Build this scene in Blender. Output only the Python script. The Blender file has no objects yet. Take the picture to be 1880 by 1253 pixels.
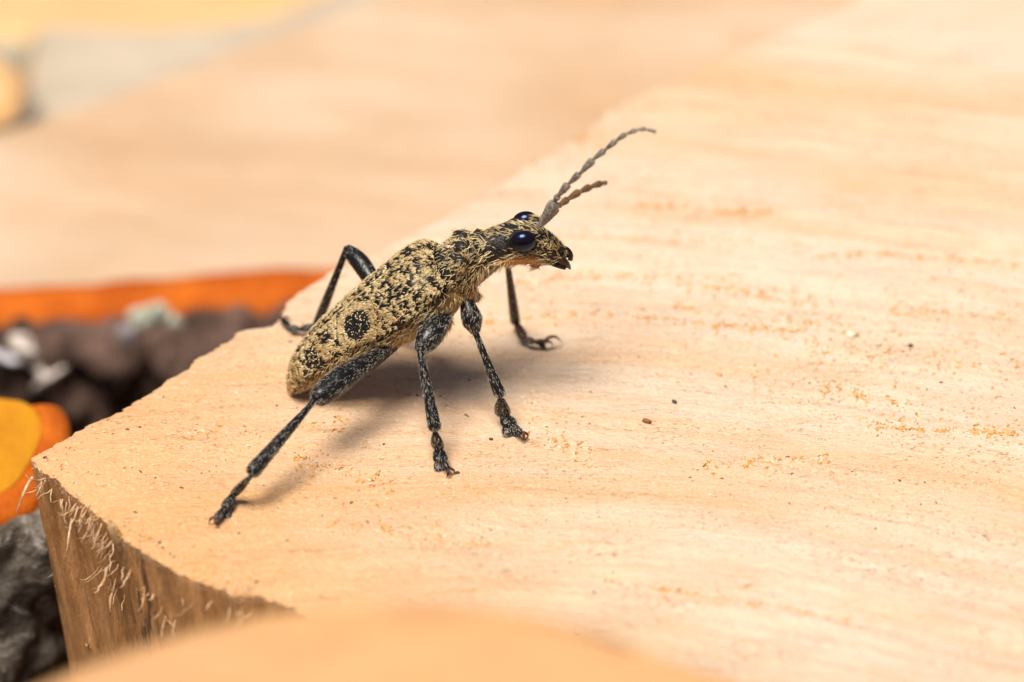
# Macro scene: a mottled longhorn beetle standing on the sawn end of a split log.
# One scene unit is one centimetre.
import bpy, bmesh, math, random
import numpy as np
from mathutils import Vector, Matrix, noise
from mathutils.bvhtree import BVHTree

random.seed(7)
RNG = np.random.default_rng(11)
SC = bpy.context.scene
COL = SC.collection

# ------------------------------------------------------------------ camera
TH = math.radians(33.0)                      # the camera looks down by this much
LENS, SENSOR, DIST = 160.0, 36.0, 25.3
PW, PH = 1880.0, 1253.0
FPX = LENS / SENSOR * PW
SI, CO = math.sin(TH), math.cos(TH)
CAM = Vector((0.0, -DIST * CO, DIST * SI))
cam_d = bpy.data.cameras.new('camera')
cam = bpy.data.objects.new('camera', cam_d)
COL.objects.link(cam)
cam.location = CAM
cam.rotation_euler = (math.radians(90) - TH, 0, 0)
cam_d.lens, cam_d.sensor_width = LENS, SENSOR
cam_d.clip_start, cam_d.clip_end = 0.5, 5000
cam_d.dof.use_dof = True
cam_d.dof.focus_distance = DIST - 0.90
cam_d.dof.aperture_fstop = 0.27
cam_d.dof.aperture_blades = 0
SC.camera = cam

# ------------------------------------------------------------------ sky, sun, exposure
SUN_EL, SUN_AZ = math.radians(72), math.radians(222)   # azimuth clockwise from +y
sun_dir = Vector((math.sin(SUN_AZ) * math.cos(SUN_EL), math.cos(SUN_AZ) * math.cos(SUN_EL), math.sin(SUN_EL)))
world = bpy.data.worlds.new('World')
SC.world = world
world.use_nodes = True
wn = world.node_tree.nodes
sky = wn.new('ShaderNodeTexSky')
sky.sky_type = 'NISHITA'
sky.sun_disc = False
sky.sun_elevation = SUN_EL
sky.sun_rotation = SUN_AZ
sky.air_density, sky.dust_density, sky.ozone_density = 1.0, 4.0, 1.0
world.node_tree.links.new(sky.outputs[0], wn['Background'].inputs[0])
wn['Background'].inputs[1].default_value = 0.05
sun_d = bpy.data.lights.new('sun', 'SUN')
sun = bpy.data.objects.new('sun', sun_d)
COL.objects.link(sun)
sun_d.energy = 5.0
sun_d.angle = math.radians(30)
sun_d.color = (1.0, 0.93, 0.82)
sun.rotation_euler = sun_dir.to_track_quat('Z', 'Y').to_euler()
sun.location = (-20, -20, 40)
vs = SC.view_settings
vs.view_transform, vs.look, vs.gamma, vs.exposure = 'Standard', 'None', 1.0, 0.19
vs.use_curve_mapping = False
SC.render.engine = 'CYCLES'
SC.cycles.max_bounces = 6

# ------------------------------------------------------------------ placing helpers
def ray(px, py):
    x, y = (px - PW / 2) / FPX, (PH / 2 - py) / FPX
    return Vector((x, CO + y * SI, -SI + y * CO))

def U(px, py, y):                            # the point of that sight line at depth y
    d = ray(px, py)
    return CAM + d * ((y - CAM.y) / d.y)

def G(px, py, z=0.0):                        # the point of that sight line at height z
    d = ray(px, py)
    return CAM + d * ((z - CAM.z) / d.z)

def proj(p):                                 # numpy (n,3) -> (n,2) picture pixels
    p = np.asarray(p, float) - np.array(CAM)
    dep = p[:, 1] * CO - p[:, 2] * SI
    up = p[:, 1] * SI + p[:, 2] * CO
    return np.stack([PW / 2 + p[:, 0] / dep * FPX, PH / 2 - up / dep * FPX], 1)

def fbm(x, y, z=0.0, o=3):
    s, a = 0.0, 1.0
    for i in range(o):
        s += a * noise.noise((x, y, z)); a *= 0.5; x *= 2.03; y *= 2.03; z *= 2.03
    return s

def tag(o, label=None, cat=None, group=None, kind=None):
    for k, v in (('label', label), ('category', cat), ('group', group), ('kind', kind)):
        if v: o[k] = v
    return o

def mesh_obj(name, verts, faces, mat, parent=None, smooth=True):
    me = bpy.data.meshes.new(name)
    me.from_pydata([tuple(v) for v in verts], [], [tuple(f) for f in faces])
    if smooth: me.polygons.foreach_set('use_smooth', [True] * len(me.polygons))
    if mat is not None: me.materials.append(mat)
    me.update()
    o = bpy.data.objects.new(name, me)
    COL.objects.link(o)
    if parent is not None: o.parent = parent
    return o

def grid_faces(nr, nc, closed=False, off=0):
    f = []
    for i in range(nr - 1):
        for j in range(nc if closed else nc - 1):
            k = (j + 1) % nc
            f.append((off + i * nc + j, off + i * nc + k, off + (i + 1) * nc + k, off + (i + 1) * nc + j))
    return f

def smooth_line(pts, rad, n):
    """Catmull-Rom resampling of joints and radii."""
    P = [Vector(p) for p in pts]; R = list(rad)
    P = [P[0] * 2 - P[1]] + P + [P[-1] * 2 - P[-2]]; R = [R[0]] + R + [R[-1]]
    op, orr = [], []
    for i in range(1, len(P) - 2):
        for k in range(n):
            t = k / n; t2, t3 = t * t, t * t * t
            c = (-.5 * t3 + t2 - .5 * t, 1.5 * t3 - 2.5 * t2 + 1, -1.5 * t3 + 2 * t2 + .5 * t, .5 * t3 - .5 * t2)
            op.append(P[i - 1] * c[0] + P[i] * c[1] + P[i + 1] * c[2] + P[i + 2] * c[3])
            orr.append(max(.0006, R[i - 1] * c[0] + R[i] * c[1] + R[i + 1] * c[2] + R[i + 2] * c[3]))
    op.append(P[-2]); orr.append(R[-2])
    return op, orr

class Mb:
    """Collects vertices, faces and a growth direction for each vertex."""
    def __init__(s): s.v, s.f, s.d = [], [], []
    def tube(s, pts, rad, seg=14, n=4, flat=1.0, side=None, rough=0.0):
        P, R = smooth_line(pts, rad, n)
        off = len(s.v); prev = None
        for i, p in enumerate(P):
            t = (P[min(i + 1, len(P) - 1)] - P[max(i - 1, 0)]).normalized()
            if prev is None:
                a = side if side is not None else (Vector((0, 0, 1)) if abs(t.z) < .9 else Vector((1, 0, 0)))
                a = (a - t * a.dot(t)).normalized()
            else:
                a = (prev - t * prev.dot(t)).normalized()
            prev = a; b = t.cross(a)
            for k in range(seg):
                an = 2 * math.pi * k / seg
                r = R[i] * (1 + rough * noise.noise(p * 40 + Vector((k, 0, 0))))
                s.v.append(p + a * (math.cos(an) * r * flat) + b * (math.sin(an) * r)); s.d.append(t)
        s.f += grid_faces(len(P), seg, True, off)
        for end, row, sg in ((P[0], 0, -1), (P[-1], len(P) - 1, 1)):
            t = (P[1] - P[0]).normalized() if row == 0 else (P[-1] - P[-2]).normalized()
            c = len(s.v); s.v.append(end + t * (sg * R[row] * .45)); s.d.append(t)
            for k in range(seg):
                q = (off + row * seg + k, off + row * seg + (k + 1) % seg, c)
                s.f.append(q if row else q[::-1])
    def ellipsoid(s, c, r, rot=None, nu=16, nv=10, d=Vector((0, 0, -1))):
        off = len(s.v); c = Vector(c)
        for i in range(nv + 1):
            ph = math.pi * i / nv
            for k in range(nu):
                an = 2 * math.pi * k / nu
                q = Vector((r[0] * math.sin(ph) * math.cos(an), r[1] * math.sin(ph) * math.sin(an), r[2] * math.cos(ph)))
                if rot is not None: q = rot @ q
                s.v.append(c + q); s.d.append(d)
        s.f += grid_faces(nv + 1, nu, True, off)
    def build(s, name, mat, parent=None, smooth=True): return mesh_obj(name, s.v, s.f, mat, parent, smooth)

# ------------------------------------------------------------------ materials
class N:
    """Small helper for node trees."""
    def __init__(s, name):
        s.m = bpy.data.materials.new(name); s.m.use_nodes = True
        s.t = s.m.node_tree; s.b = s.t.nodes['Principled BSDF']
        s.pos = s.t.nodes.new('ShaderNodeTexCoord').outputs['Object']
    def new(s, typ, **kw):
        n = s.t.nodes.new(typ)
        for k, v in kw.items(): setattr(n, k, v)
        return n
    def put(s, sock, val):
        if hasattr(val, 'is_output') or isinstance(val, bpy.types.NodeSocket): s.t.links.new(val, sock)
        else: sock.default_value = val
    def math(s, op, a, b=0.0, c=None):
        n = s.new('ShaderNodeMath', operation=op); s.put(n.inputs[0], a); s.put(n.inputs[1], b)
        if c is not None: s.put(n.inputs[2], c)
        return n.outputs[0]
    def vmath(s, op, a, b=(0, 0, 0)):
        n = s.new('ShaderNodeVectorMath', operation=op); s.put(n.inputs[0], a)
        if op == 'SCALE': s.put(n.inputs['Scale'], b)
        else: s.put(n.inputs[1], b)
        return n.outputs['Value'] if op in ('LENGTH', 'DOT_PRODUCT', 'DISTANCE') else n.outputs[0]
    def noise(s, vec, scale, detail=3.0, rough=0.55, dist=0.0, col=False):
        n = s.new('ShaderNodeTexNoise'); s.put(n.inputs['Vector'], vec); n.inputs['Scale'].default_value = scale
        n.inputs['Detail'].default_value = detail; n.inputs['Roughness'].default_value = rough
        n.inputs['Distortion'].default_value = dist
        return n.outputs['Color' if col else 'Fac']
    def ramp(s, fac, lo, hi, a=0.0, b=1.0):
        n = s.new('ShaderNodeMapRange'); n.clamp = True; n.interpolation_type = 'SMOOTHSTEP'
        s.put(n.inputs['Value'], fac)
        n.inputs['From Min'].default_value, n.inputs['From Max'].default_value = lo, hi
        n.inputs['To Min'].default_value, n.inputs['To Max'].default_value = a, b
        return n.outputs[0]
    def mix(s, fac, a, b, mode='MIX'):
        n = s.new('ShaderNodeMix', data_type='RGBA', blend_type=mode)
        s.put(n.inputs['Factor'], fac)
        for k, v in ((6, a), (7, b)):
            s.put(n.inputs[k], (*v, 1.0) if isinstance(v, tuple) and len(v) == 3 else v)
        return n.outputs[2]
    def comb(s, x, y, z=0.0):
        n = s.new('ShaderNodeCombineXYZ')
        for i, v in enumerate((x, y, z)): s.put(n.inputs[i], v)
        return n.outputs[0]
    def sep(s, v):
        n = s.new('ShaderNodeSeparateXYZ'); s.put(n.inputs[0], v); return n.outputs
    def bump(s, h, strength, dist, normal=None):
        n = s.new('ShaderNodeBump'); n.inputs['Strength'].default_value = strength
        n.inputs['Distance'].default_value = dist; s.put(n.inputs['Height'], h)
        if normal is not None: s.put(n.inputs['Normal'], normal)
        return n.outputs[0]
    def set(s, **kw):
        for k, v in kw.items():
            k = k.replace('_', ' ')
            if isinstance(v, tuple) and len(v) == 3: v = (*v, 1.0)
            s.put(s.b.inputs[k], v)
        return s.m

def wood_face(name, centre, pale, warm, line, stripe=1.0, speck=1.0, lines=1.0, off=0.0, grad=None):
    """Sawn end grain: broad growth bands round a centre, thin broken latewood lines, crumbs and pores."""
    n = N(name)
    wob = n.vmath('SCALE', n.vmath('SUBTRACT', n.noise(n.pos, 0.9, 2, col=True), (.5, .5, .5)), 0.22)
    p = n.vmath('ADD', n.vmath('ADD', n.pos, wob), (off, off, 0))
    x, y, z = n.sep(n.vmath('SUBTRACT', p, (centre[0] + off, centre[1] + off, 0)))
    r = n.math('SQRT', n.math('ADD', n.math('MULTIPLY', x, x), n.math('MULTIPLY', y, y)))
    ang = n.math('MULTIPLY', n.math('ARCTAN2', x, y), 7.0)
    px, py, pz = n.sep(p)
    band = n.noise(n.comb(n.math('MULTIPLY', r, 1.6), n.math('MULTIPLY', ang, .22), pz), 1.0, 4, .6)
    fine = n.noise(n.comb(n.math('MULTIPLY', r, 14.0), n.math('MULTIPLY', ang, 1.6), pz), 1.0, 4, .65)
    jit = n.noise(n.comb(n.math('MULTIPLY', r, .9), n.math('MULTIPLY', ang, .35), 3.3), 1.0, 3, .6)
    ph = n.math('FRACT', n.math('ADD', n.math('MULTIPLY', r, 2.05), n.math('MULTIPLY', jit, 1.7)))
    ln = n.math('MULTIPLY', n.math('ABSOLUTE', n.math('SUBTRACT', ph, .5)), 1.0)      # 0 on a latewood line
    lnm = n.ramp(ln, .0, .045, 1, 0)
    brk = n.ramp(n.noise(n.comb(n.math('MULTIPLY', r, 5.0), n.math('MULTIPLY', ang, 2.6), 9.1), 1.0, 3, .75), .44, .64)
    flat = n.comb(px, n.math('MULTIPLY', py, 2.0), pz)
    grn = n.ramp(n.noise(flat, 34, 3, .7), .44, .62)
    lnm = n.math('MULTIPLY', n.math('MULTIPLY', lnm, brk), n.math('MULTIPLY', grn, .85 * lines))
    crumb = n.ramp(n.noise(flat, 30, 4, .72), .565, .68)
    lnb = n.ramp(ln, .0, .13, 1, 0)
    lnb = n.math('MULTIPLY', lnb, n.ramp(n.noise(n.pos, .7, 2), .38, .60))
    area = n.ramp(n.noise(flat, 1.5, 5, .7), .40, .62)
    area = n.math('MAXIMUM', area, lnb)
    crumb = n.math('MULTIPLY', n.math('MULTIPLY', crumb, area), .80 * speck)
    grit = n.ramp(n.noise(flat, 70, 3, .75), .60, .72)
    grit = n.math('MULTIPLY', n.math('MULTIPLY', grit, n.ramp(n.noise(flat, 2.6, 2), .40, .65)), .55 * speck)
    big = n.ramp(n.noise(n.pos, .42, 2, .5), .35, .68)
    if grad is not None:                      # colour runs warmer towards the split corner
        gx = n.math('ADD', n.math('ADD', px, n.math('MULTIPLY', py, .55)), n.math('MULTIPLY', n.noise(n.pos, .8, 3), 1.6))
        big = n.math('ADD', n.ramp(gx, grad[0], grad[1], 1.9, 0), n.math('MULTIPLY', big, .35))
    c = n.mix(n.math('MULTIPLY', n.ramp(band, .40, .70), .60 * stripe), pale, warm)
    fib = n.noise(n.comb(n.math('MULTIPLY', px, 9.0), n.math('MULTIPLY', py, 75.0), pz), 1.0, 4, .7)
    c = n.mix(n.ramp(fib, .48, .72, 0, .40 * stripe), c, warm)
    c = n.mix(n.math('MULTIPLY', big, .45 * stripe), c, warm)
    c = n.mix(n.math('MULTIPLY', n.ramp(fine, .45, .75), .42 * stripe), c, warm)
    c = n.mix(n.ramp(n.noise(flat, 34, 4, .7), .52, .70, 0, .45), c, tuple(min(1, v * 1.13 + .03) for v in pale))
    c = n.mix(n.math('MAXIMUM', lnm, crumb), c, line)
    c = n.mix(grit, c, line)
    h = n.math('ADD', n.math('MULTIPLY', n.noise(flat, 45, 4, .7), .7), n.math('MULTIPLY', fine, .6))
    h = n.math('ADD', h, n.math('MULTIPLY', fib, .5))
    h = n.math('SUBTRACT', h, n.math('MULTIPLY', n.math('MAXIMUM', lnm, crumb), .22))
    return n.set(Base_Color=c, Roughness=.62, Normal=n.bump(h, 1.0, .028), Specular_IOR_Level=.25,
                 Subsurface_Weight=0.0)

PALE, WARM, LINE = (.85, .695, .55), (.83, .445, .185), (.62, .275, .045)
M_WOOD = wood_face('sawn_end_grain', (-.4, -8.5), PALE, WARM, LINE, grad=(-2.6, 1.1))
M_WOOD_B = wood_face('sawn_end_grain_far', (2.5, 15.0), (.83, .645, .48), (.64, .385, .205), (.55, .26, .08), 1.35, .3, .6, 13.0)
M_WOOD_C = wood_face('sawn_end_yellow', (-4.0, 0), (.84, .40, .012), (.68, .25, .006), (.5, .16, .008), 1.5, .6, .8, 5.0)
M_WOOD_D = wood_face('sawn_end_amber', (0, -9), (.87, .485, .235), (.80, .41, .175), (.66, .30, .08), 1.3, .6, .8, 21.0)
M_WOOD_E = wood_face('sawn_end_straw', (-1, 12), (.84, .54, .27), (.82, .48, .19), (.66, .34, .10), .8, .2, .4, 31.0)

def split_mat():
    """The riven side of the log: long fibres running down, tan with dark streaks."""
    n = N('riven_wood')
    x, y, z = n.sep(n.pos)
    s = n.math('ADD', n.math('MULTIPLY', x, .9), n.math('MULTIPLY', y, -.75))
    v = n.comb(n.math('MULTIPLY', s, 9.0), n.math('MULTIPLY', z, 1.1), n.math('MULTIPLY', y, .6))
    fib = n.noise(v, 1.6, 5, .7)
    fin = n.noise(n.comb(n.math('MULTIPLY', s, 46.0), n.math('MULTIPLY', z, 5.0), 0.0), 1.0, 4, .7)
    c = n.mix(n.ramp(fib, .35, .68), (.70, .355, .140), (.50, .215, .07))
    c = n.mix(n.ramp(fin, .5, .75, 0, .6), c, (.74, .49, .28))
    sx = n.math('MULTIPLY', n.ramp(n.math('ABSOLUTE', n.math('SUBTRACT', s, -0.33)), .0, .42, 1, 0), 1.0)
    dark = n.math('MULTIPLY', n.ramp(n.noise(n.comb(n.math('MULTIPLY', s, 16.0), n.math('MULTIPLY', z, 2.2), 4.0), 1.0, 5, .75), .47, .60), sx)
    c = n.mix(n.math('MULTIPLY', dark, .85), c, (.045, .032, .026))
    h = n.math('ADD', fib, n.math('MULTIPLY', fin, .8))
    return n.set(Base_Color=c, Roughness=.55, Normal=n.bump(h, .8, .03), Specular_IOR_Level=.35)
M_SPLIT = split_mat()

def bark_mat(name, a, b, c3):
    n = N(name)
    k = n.noise(n.pos, 3.4, 6, .65)
    f = n.noise(n.pos, 11, 5, .7)
    c = n.mix(n.ramp(k, .36, .64), a, b)
    c = n.mix(n.ramp(f, .54, .72, 0, .8), c, c3)
    return n.set(Base_Color=c, Roughness=.85, Normal=n.bump(n.math('ADD', k, f), .9, .08), Specular_IOR_Level=.2)
M_BARK_B = bark_mat('bark_brown', (.055, .031, .022), (.165, .10, .077), (.30, .21, .175))
M_BARK_C = bark_mat('bark_grey', (.075, .056, .042), (.26, .225, .185), (.55, .53, .48))
M_BARK_E = bark_mat('bark_pale', (.45, .40, .31), (.58, .53, .43), (.66, .62, .52))
M_BARK_D = bark_mat('bark_ochre', (.40, .22, .09), (.55, .33, .14), (.62, .40, .18))

def inner_bark(name, a, b):
    n = N(name)
    c = n.mix(n.ramp(n.noise(n.pos, 2.4, 5, .7), .38, .62), a, b)
    c = n.mix(n.ramp(n.noise(n.pos, 9, 4, .7), .55, .72, 0, .6), c, tuple(v * .5 for v in a))
    return n.set(Base_Color=c, Roughness=.8, Specular_IOR_Level=.15, Normal=n.bump(n.noise(n.pos, 20, 4), .5, .03))
M_INNER = inner_bark('inner_bark_orange', (.37, .070, .004), (.50, .115, .009))
M_INNER_C = inner_bark('inner_bark_rust', (.38, .075, .004), (.50, .12, .008))
M_INNER_E = inner_bark('inner_bark_straw', (.74, .47, .20), (.78, .54, .26))

def soil():
    n = N('soil')
    c = n.mix(n.ramp(n.noise(n.pos, .8, 6, .7), .35, .65), (.035, .022, .014), (.10, .066, .04))
    return n.set(Base_Color=c, Roughness=.95, Normal=n.bump(n.noise(n.pos, 2.0, 6), .8, .3))

def lichen_mat():
    n = N('lichen_crust')
    c = n.mix(n.ramp(n.noise(n.pos, 7, 4), .35, .65), (.40, .43, .34), (.62, .64, .53))
    return n.set(Base_Color=c, Roughness=.9, Normal=n.bump(n.noise(n.pos, 18, 4), .9, .04))
M_LICHEN = lichen_mat()
def plain(name, a, b, scale, rough=.7):
    n = N(name)
    return n.set(Base_Color=n.mix(n.ramp(n.noise(n.pos, scale, 4), .35, .65), a, b), Roughness=rough,
                 Normal=n.bump(n.noise(n.pos, scale * 3, 4), .5, .3 / scale))
M_CHIP = plain('weathered_chip', (.52, .42, .36), (.74, .66, .60), 5)
M_CHIP_W = plain('white_chip', (.62, .60, .66), (.80, .78, .84), 5)
M_FIBRE = plain('pale_fibre', (.46, .26, .12), (.70, .48, .30), 20, .4)
M_SHARD = plain('amber_shard', (.60, .36, .15), (.74, .50, .26), 12, .45)

# ------------------------------------------------------------------ the setting: ground
GZ = -7.0
gv = []; gn = 60
for i in range(gn):
    for j in range(gn):
        a = lambda k: math.copysign(abs(k / (gn - 1) * 2 - 1) ** 3 * 1500, k / (gn - 1) * 2 - 1)
        gv.append((a(j), a(i), GZ - .06 + .05 * noise.noise((a(j) * .4, a(i) * .4, 0))))
ground = mesh_obj('ground', gv, grid_faces(gn, gn), soil())
tag(ground, 'dark soil under the stacked logs', 'ground', kind='structure')

# ------------------------------------------------------------------ the main log: a split billet, its sawn end up
edge_px = [(1790, -120), (1560, 0), (1340, 95), (1130, 190), (1000, 285), (860, 368), (740, 432), (620, 490), (562, 522), (532, 545),
           (522, 568), (500, 596), (470, 602), (440, 606), (385, 640), (345, 668), (310, 690), (270, 720), (170, 772), (110, 806), (58, 832),
           (66, 848), (100, 874), (140, 905), (172, 935), (206, 962), (232, 985), (262, 1005), (300, 1030), (345, 1052), (385, 1066), (430, 1082),
           (480, 1084), (540, 1112), (620, 1150), (760, 1212), (900, 1290)]
edge = [G(*p) for p in edge_px]
ey = np.array([p.y for p in edge])[::-1]; ex = np.array([p.x for p in edge])[::-1]
for i in range(1, len(ey)):
    ey[i] = max(ey[i], ey[i - 1] + .004)
Y0, Y1 = float(ey[0]), float(ey[-1])
rows = [Y0]
while rows[-1] < Y1:
    y = rows[-1]; rows.append(y + (.012 if -2.9 < y < 1.2 else .03))
XR = 5.5
tcol = np.concatenate([np.linspace(0, .03, 10, endpoint=False), np.linspace(.03, 1, 340)])

def face_z(x, y):
    """Height of the sawn surface: shallow saw ridges, growth-ring steps, torn fibres."""
    r = math.hypot(x + .4, y + 8.5)
    z = .016 * noise.noise((x * .8, y * .8, 0))
    z += .012 * noise.noise((r * 5.0, x * .5, 2.0)) + .009 * noise.noise((r * 13.0, x * 1.3, 5.0))
    z += .0062 * noise.noise((x * 18, y * 30, 1.0)) + .0042 * noise.noise((x * 42, y * 55, 3.0))
    return z

def left_x(y):
    j = .030 * fbm(y * 7, 1.7, 0, 3) + .016 * noise.noise((y * 45, 0, 0))
    return float(np.interp(y, ey, ex)) + j

lv = []; nr, nc = len(rows), len(tcol)
lx = [left_x(y) for y in rows]
for i, y in enumerate(rows):
    wdt = XR - lx[i]
    for t in tcol:
        d = wdt * t; x = lx[i] + d
        z = face_z(x, y)
        if d < .25: z -= (.020 + .02 * noise.noise((y * 30, x * 30, 7))) * math.exp(-d / .022) + .012 * math.exp(-d / .10)
        lv.append((x, y, z))
lf = grid_faces(nr, nc)
ntop = len(lf)
# the riven sides below the edge
levels = [0.02, .05, .09, .14, .2, .28, .38, .5, .65, .82, 1.0, 1.2, 1.45, 1.75, 2.1, 2.6, 3.2, 4.0, 5.5, 7.02]
outline = [lv[i * nc] for i in range(nr)]
nrm = []
for i in range(nr):
    a, b = Vector(outline[max(0, i - 4)]), Vector(outline[min(nr - 1, i + 4)])
    t = (b - a); nrm.append(Vector((-t.y, t.x, 0)).normalized())
arc = 0.0; prev_ring = list(range(len(lv), len(lv) + nr)); lv += [lv[i * nc] for i in range(nr)]
arcs = []
for i in range(nr):
    if i: arc += (Vector(outline[i]) - Vector(outline[i - 1])).length
    arcs.append(arc)
for li, dz in enumerate(levels):
    ring = []
    for i in range(nr):
        s = arcs[i]; p = Vector(outline[i])
        k = min(1.0, dz / .25)
        o = .045 * noise.noise((s * 5.5, dz * .5, 0)) + .022 * noise.noise((s * 18, dz * 1.1, 4)) + .009 * noise.noise((s * 55, dz * 3, 8))
        q = p + nrm[i] * (o * k) + Vector((.15 * dz, -.02 * dz, 0)) * (1 if nrm[i].y < .3 else .6)
        ring.append(len(lv)); lv.append((q.x, q.y, p.z - dz if li < len(levels) - 1 else GZ - .02))
    for i in range(nr - 1):
        lf.append((prev_ring[i + 1], prev_ring[i], ring[i], ring[i + 1]))
    prev_ring = ring
# right end and the two short ends out of the frame
rt = [i * nc + nc - 1 for i in range(nr)]; rb = []
for i in range(nr):
    v = lv[rt[i]]; rb.append(len(lv)); lv.append((v[0], v[1], GZ - .02))
for i in range(nr - 1): lf.append((rt[i], rt[i + 1], rb[i + 1], rb[i]))
for row, li_ in ((0, 0), (nr - 1, nr - 1)):
    top = [row * nc + j for j in range(nc)]
    a, b = prev_ring[li_], rb[row]
    lf.append(tuple(top + [b, a]) if row else tuple(top[::-1] + [a, b]))
log = mesh_obj('split_log', lv, lf, M_WOOD)
log.data.materials.append(M_SPLIT)
mi = np.zeros(len(lf), dtype=np.int32); mi[ntop:] = 1
log.data.polygons.foreach_set('material_index', mi); log.data.update()
tag(log, 'pale split log whose sawn end carries the beetle, with frayed side', 'log', 'sawn logs stacked on end')

# ------------------------------------------------------------------ the other logs
def closed_line(pts, n):
    P = [Vector(p) for p in pts]; m = len(P); out = []
    for i in range(m):
        a, b, c, d = P[i - 1], P[i], P[(i + 1) % m], P[(i + 2) % m]
        for k in range(n):
            t = k / n; t2, t3 = t * t, t * t * t
            out.append(a * (-.5 * t3 + t2 - .5 * t) + b * (1.5 * t3 - 2.5 * t2 + 1) + c * (-1.5 * t3 + 2 * t2 + .5 * t) + d * (.5 * t3 - .5 * t2))
    return out

def plates(p, z, k=2.3):
    d = noise.voronoi(Vector((p.x * k, p.y * k, z * k * .8)))[0]
    return min(1.0, (d[1] - d[0]) * 2.6)

def log_on_end(name, pts, z, mats, ring, bark, label, seed, rough=.12, drop=.05, n=16, barkless_back=None, bark_thr=None):
    """A log standing on end: sawn face, ring of inner bark, rough outer bark down to the ground."""
    O = closed_line([(p[0], p[1], 0) for p in pts], n); m = len(O)
    c = sum(O, Vector()) / m
    A = sum(O[i].x * O[(i + 1) % m].y - O[(i + 1) % m].x * O[i].y for i in range(m))
    sg = 1 if A > 0 else -1
    nm = []
    for i in range(m):
        t = O[(i + 1) % m] - O[i - 1]; nm.append(Vector((t.y, -t.x, 0)).normalized() * sg)
    mk = [max(.05, min(1.0, .5 - (nm[i].y - barkless_back) * 2.5)) if barkless_back is not None else 1.0 for i in range(m)]
    mb_ = mk if bark_thr is None else [max(.02, min(1.0, .5 - (nm[i].y + .6 * nm[i].x - bark_thr) * 2.5)) for i in range(m)]
    root = bpy.data.objects.new(name, None); COL.objects.link(root)
    root.location = (c.x, c.y, GZ)
    tag(root, label, 'log', 'sawn logs stacked on end')
    def add(nm_, v, f, mat):
        v = [(a[0] - c.x, a[1] - c.y, a[2] - GZ) for a in v]
        if sg < 0: f = [q[::-1] for q in f]
        return mesh_obj(nm_, v, f, mat, root)
    v = []
    S = [1, .995, .985, .97, .95, .92, .88, .82, .75, .65, .54, .42, .3, .18, .07, .001]
    for s in S:
        for i in range(m):
            p = c + (O[i] - c) * s
            v.append((p.x, p.y, z + .03 * noise.noise((p.x * 1.3, p.y * 1.3, seed)) - (.02 if s == 1 else 0)))
    v2 = [(O[i].x, O[i].y, GZ) for i in range(m)]
    allv = v2 + v
    add('sawn_face', allv, grid_faces(len(S) + 1, m, True), mats[0])
    if ring > 0:
        v = []
        prof = [(-.01, -.012), (.0, .0), (.35, -.012), (.7, -.03), (1.0, -.06), (1.03, -.3), (1.0, GZ - z)]
        for (k, dz) in prof[::-1]:
            for i in range(m):
                w = ring * mk[i] * (1 + .25 * noise.noise((O[i].x * 1.4, O[i].y * 1.4, seed + 3)))
                p = O[i] + nm[i] * (w * k)
                v.append((p.x, p.y, z + dz - .10 * (1 - mk[i]) + .02 * noise.noise((p.x * 3, p.y * 3, seed + 5)) * (1 if dz > -1 else 0)))
        add('inner_bark', v, grid_faces(len(prof), m, True), mats[1])
    v = []
    prof = [(0.0, -drop), (.35, -drop * .8), (.8, -drop * 1.5), (1.0, -drop - .12)] + [(1.0, -drop - .12 - .06 * k) for k in range(1, 38)] + [(1.0, (GZ - z) * .8), (1.0, GZ - z)]
    for (k, dz) in prof[::-1]:
        for i in range(m):
            w = ring * mk[i] * (1 + .25 * noise.noise((O[i].x * 1.4, O[i].y * 1.4, seed + 3)))
            p = O[i] + nm[i] * w
            rr = rough * (fbm(p.x * 2.4, p.y * 2.4, (z + dz) * 1.7 + seed, 3) + .5 * abs(noise.noise((p.x * 5, p.y * 5, (z + dz) * 4))) + (plates(p, z + dz) - .6) * .75) * k
            zz = z + dz - .25 * (1 - mb_[i]) + (rough * .35 * noise.noise((p.x * 6, p.y * 6, seed)) if dz > -.3 else 0)
            p = p + nm[i] * ((bark * k + rr) * (.06 + .94 * mb_[i]) + .02)
            v.append((p.x, p.y, zz))
    add('bark', v, grid_faces(len(prof), m, True), mats[2])
    return root

def on(z, *pp): return [tuple(G(a, b, z))[:2] for a, b in pp]

ZB, ZC, ZD, ZE, ZF = -1.9, -.8, 2.0, -3.4, -2.6
b_pts = on(ZB, (-700, 556), (-300, 540), (0, 528), (150, 523), (300, 510), (450, 497), (560, 495), (680, 490), (800, 470), (930, 420), (1080, 340), (1250, 250), (1450, 150), (1700, 20), (1900, -150), (1900, -330), (1500, -330), (1150, -180), (900, -85), (680, -2), (450, 88), (200, 180), (0, 248), (-350, 360), (-700, 440))
far_log = log_on_end('log', b_pts, ZB, (M_WOOD_B, M_INNER, M_BARK_B), .30, .32,
                     'large blurred log behind the beetle with orange inner bark and lichened brown bark', 3.1, .34, .07, 16, 0.0)
c_pts = on(ZC, (-420, 740), (-200, 726), (0, 728), (55, 740), (76, 775), (70, 815), (52, 855), (25, 893), (-20, 915), (-120, 935), (-280, 930), (-430, 860))
log_on_end('log', c_pts, ZC, (M_WOOD_C, M_INNER_C, M_BARK_C), .15, .14,
           'yellow log end with rust inner bark and grey bark beside the frayed corner', 8.4, .12, .06, 16, .78, .25)
d_pts = on(ZD, (-150, 1400), (60, 1275), (200, 1212), (330, 1172), (480, 1137), (620, 1120), (760, 1115), (880, 1122), (1000, 1143), (1120, 1178), (1240, 1220), (1360, 1275), (1500, 1400)) + \
        [(1.8, -9.6), (0, -10.4), (-2.2, -9.8)]
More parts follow.
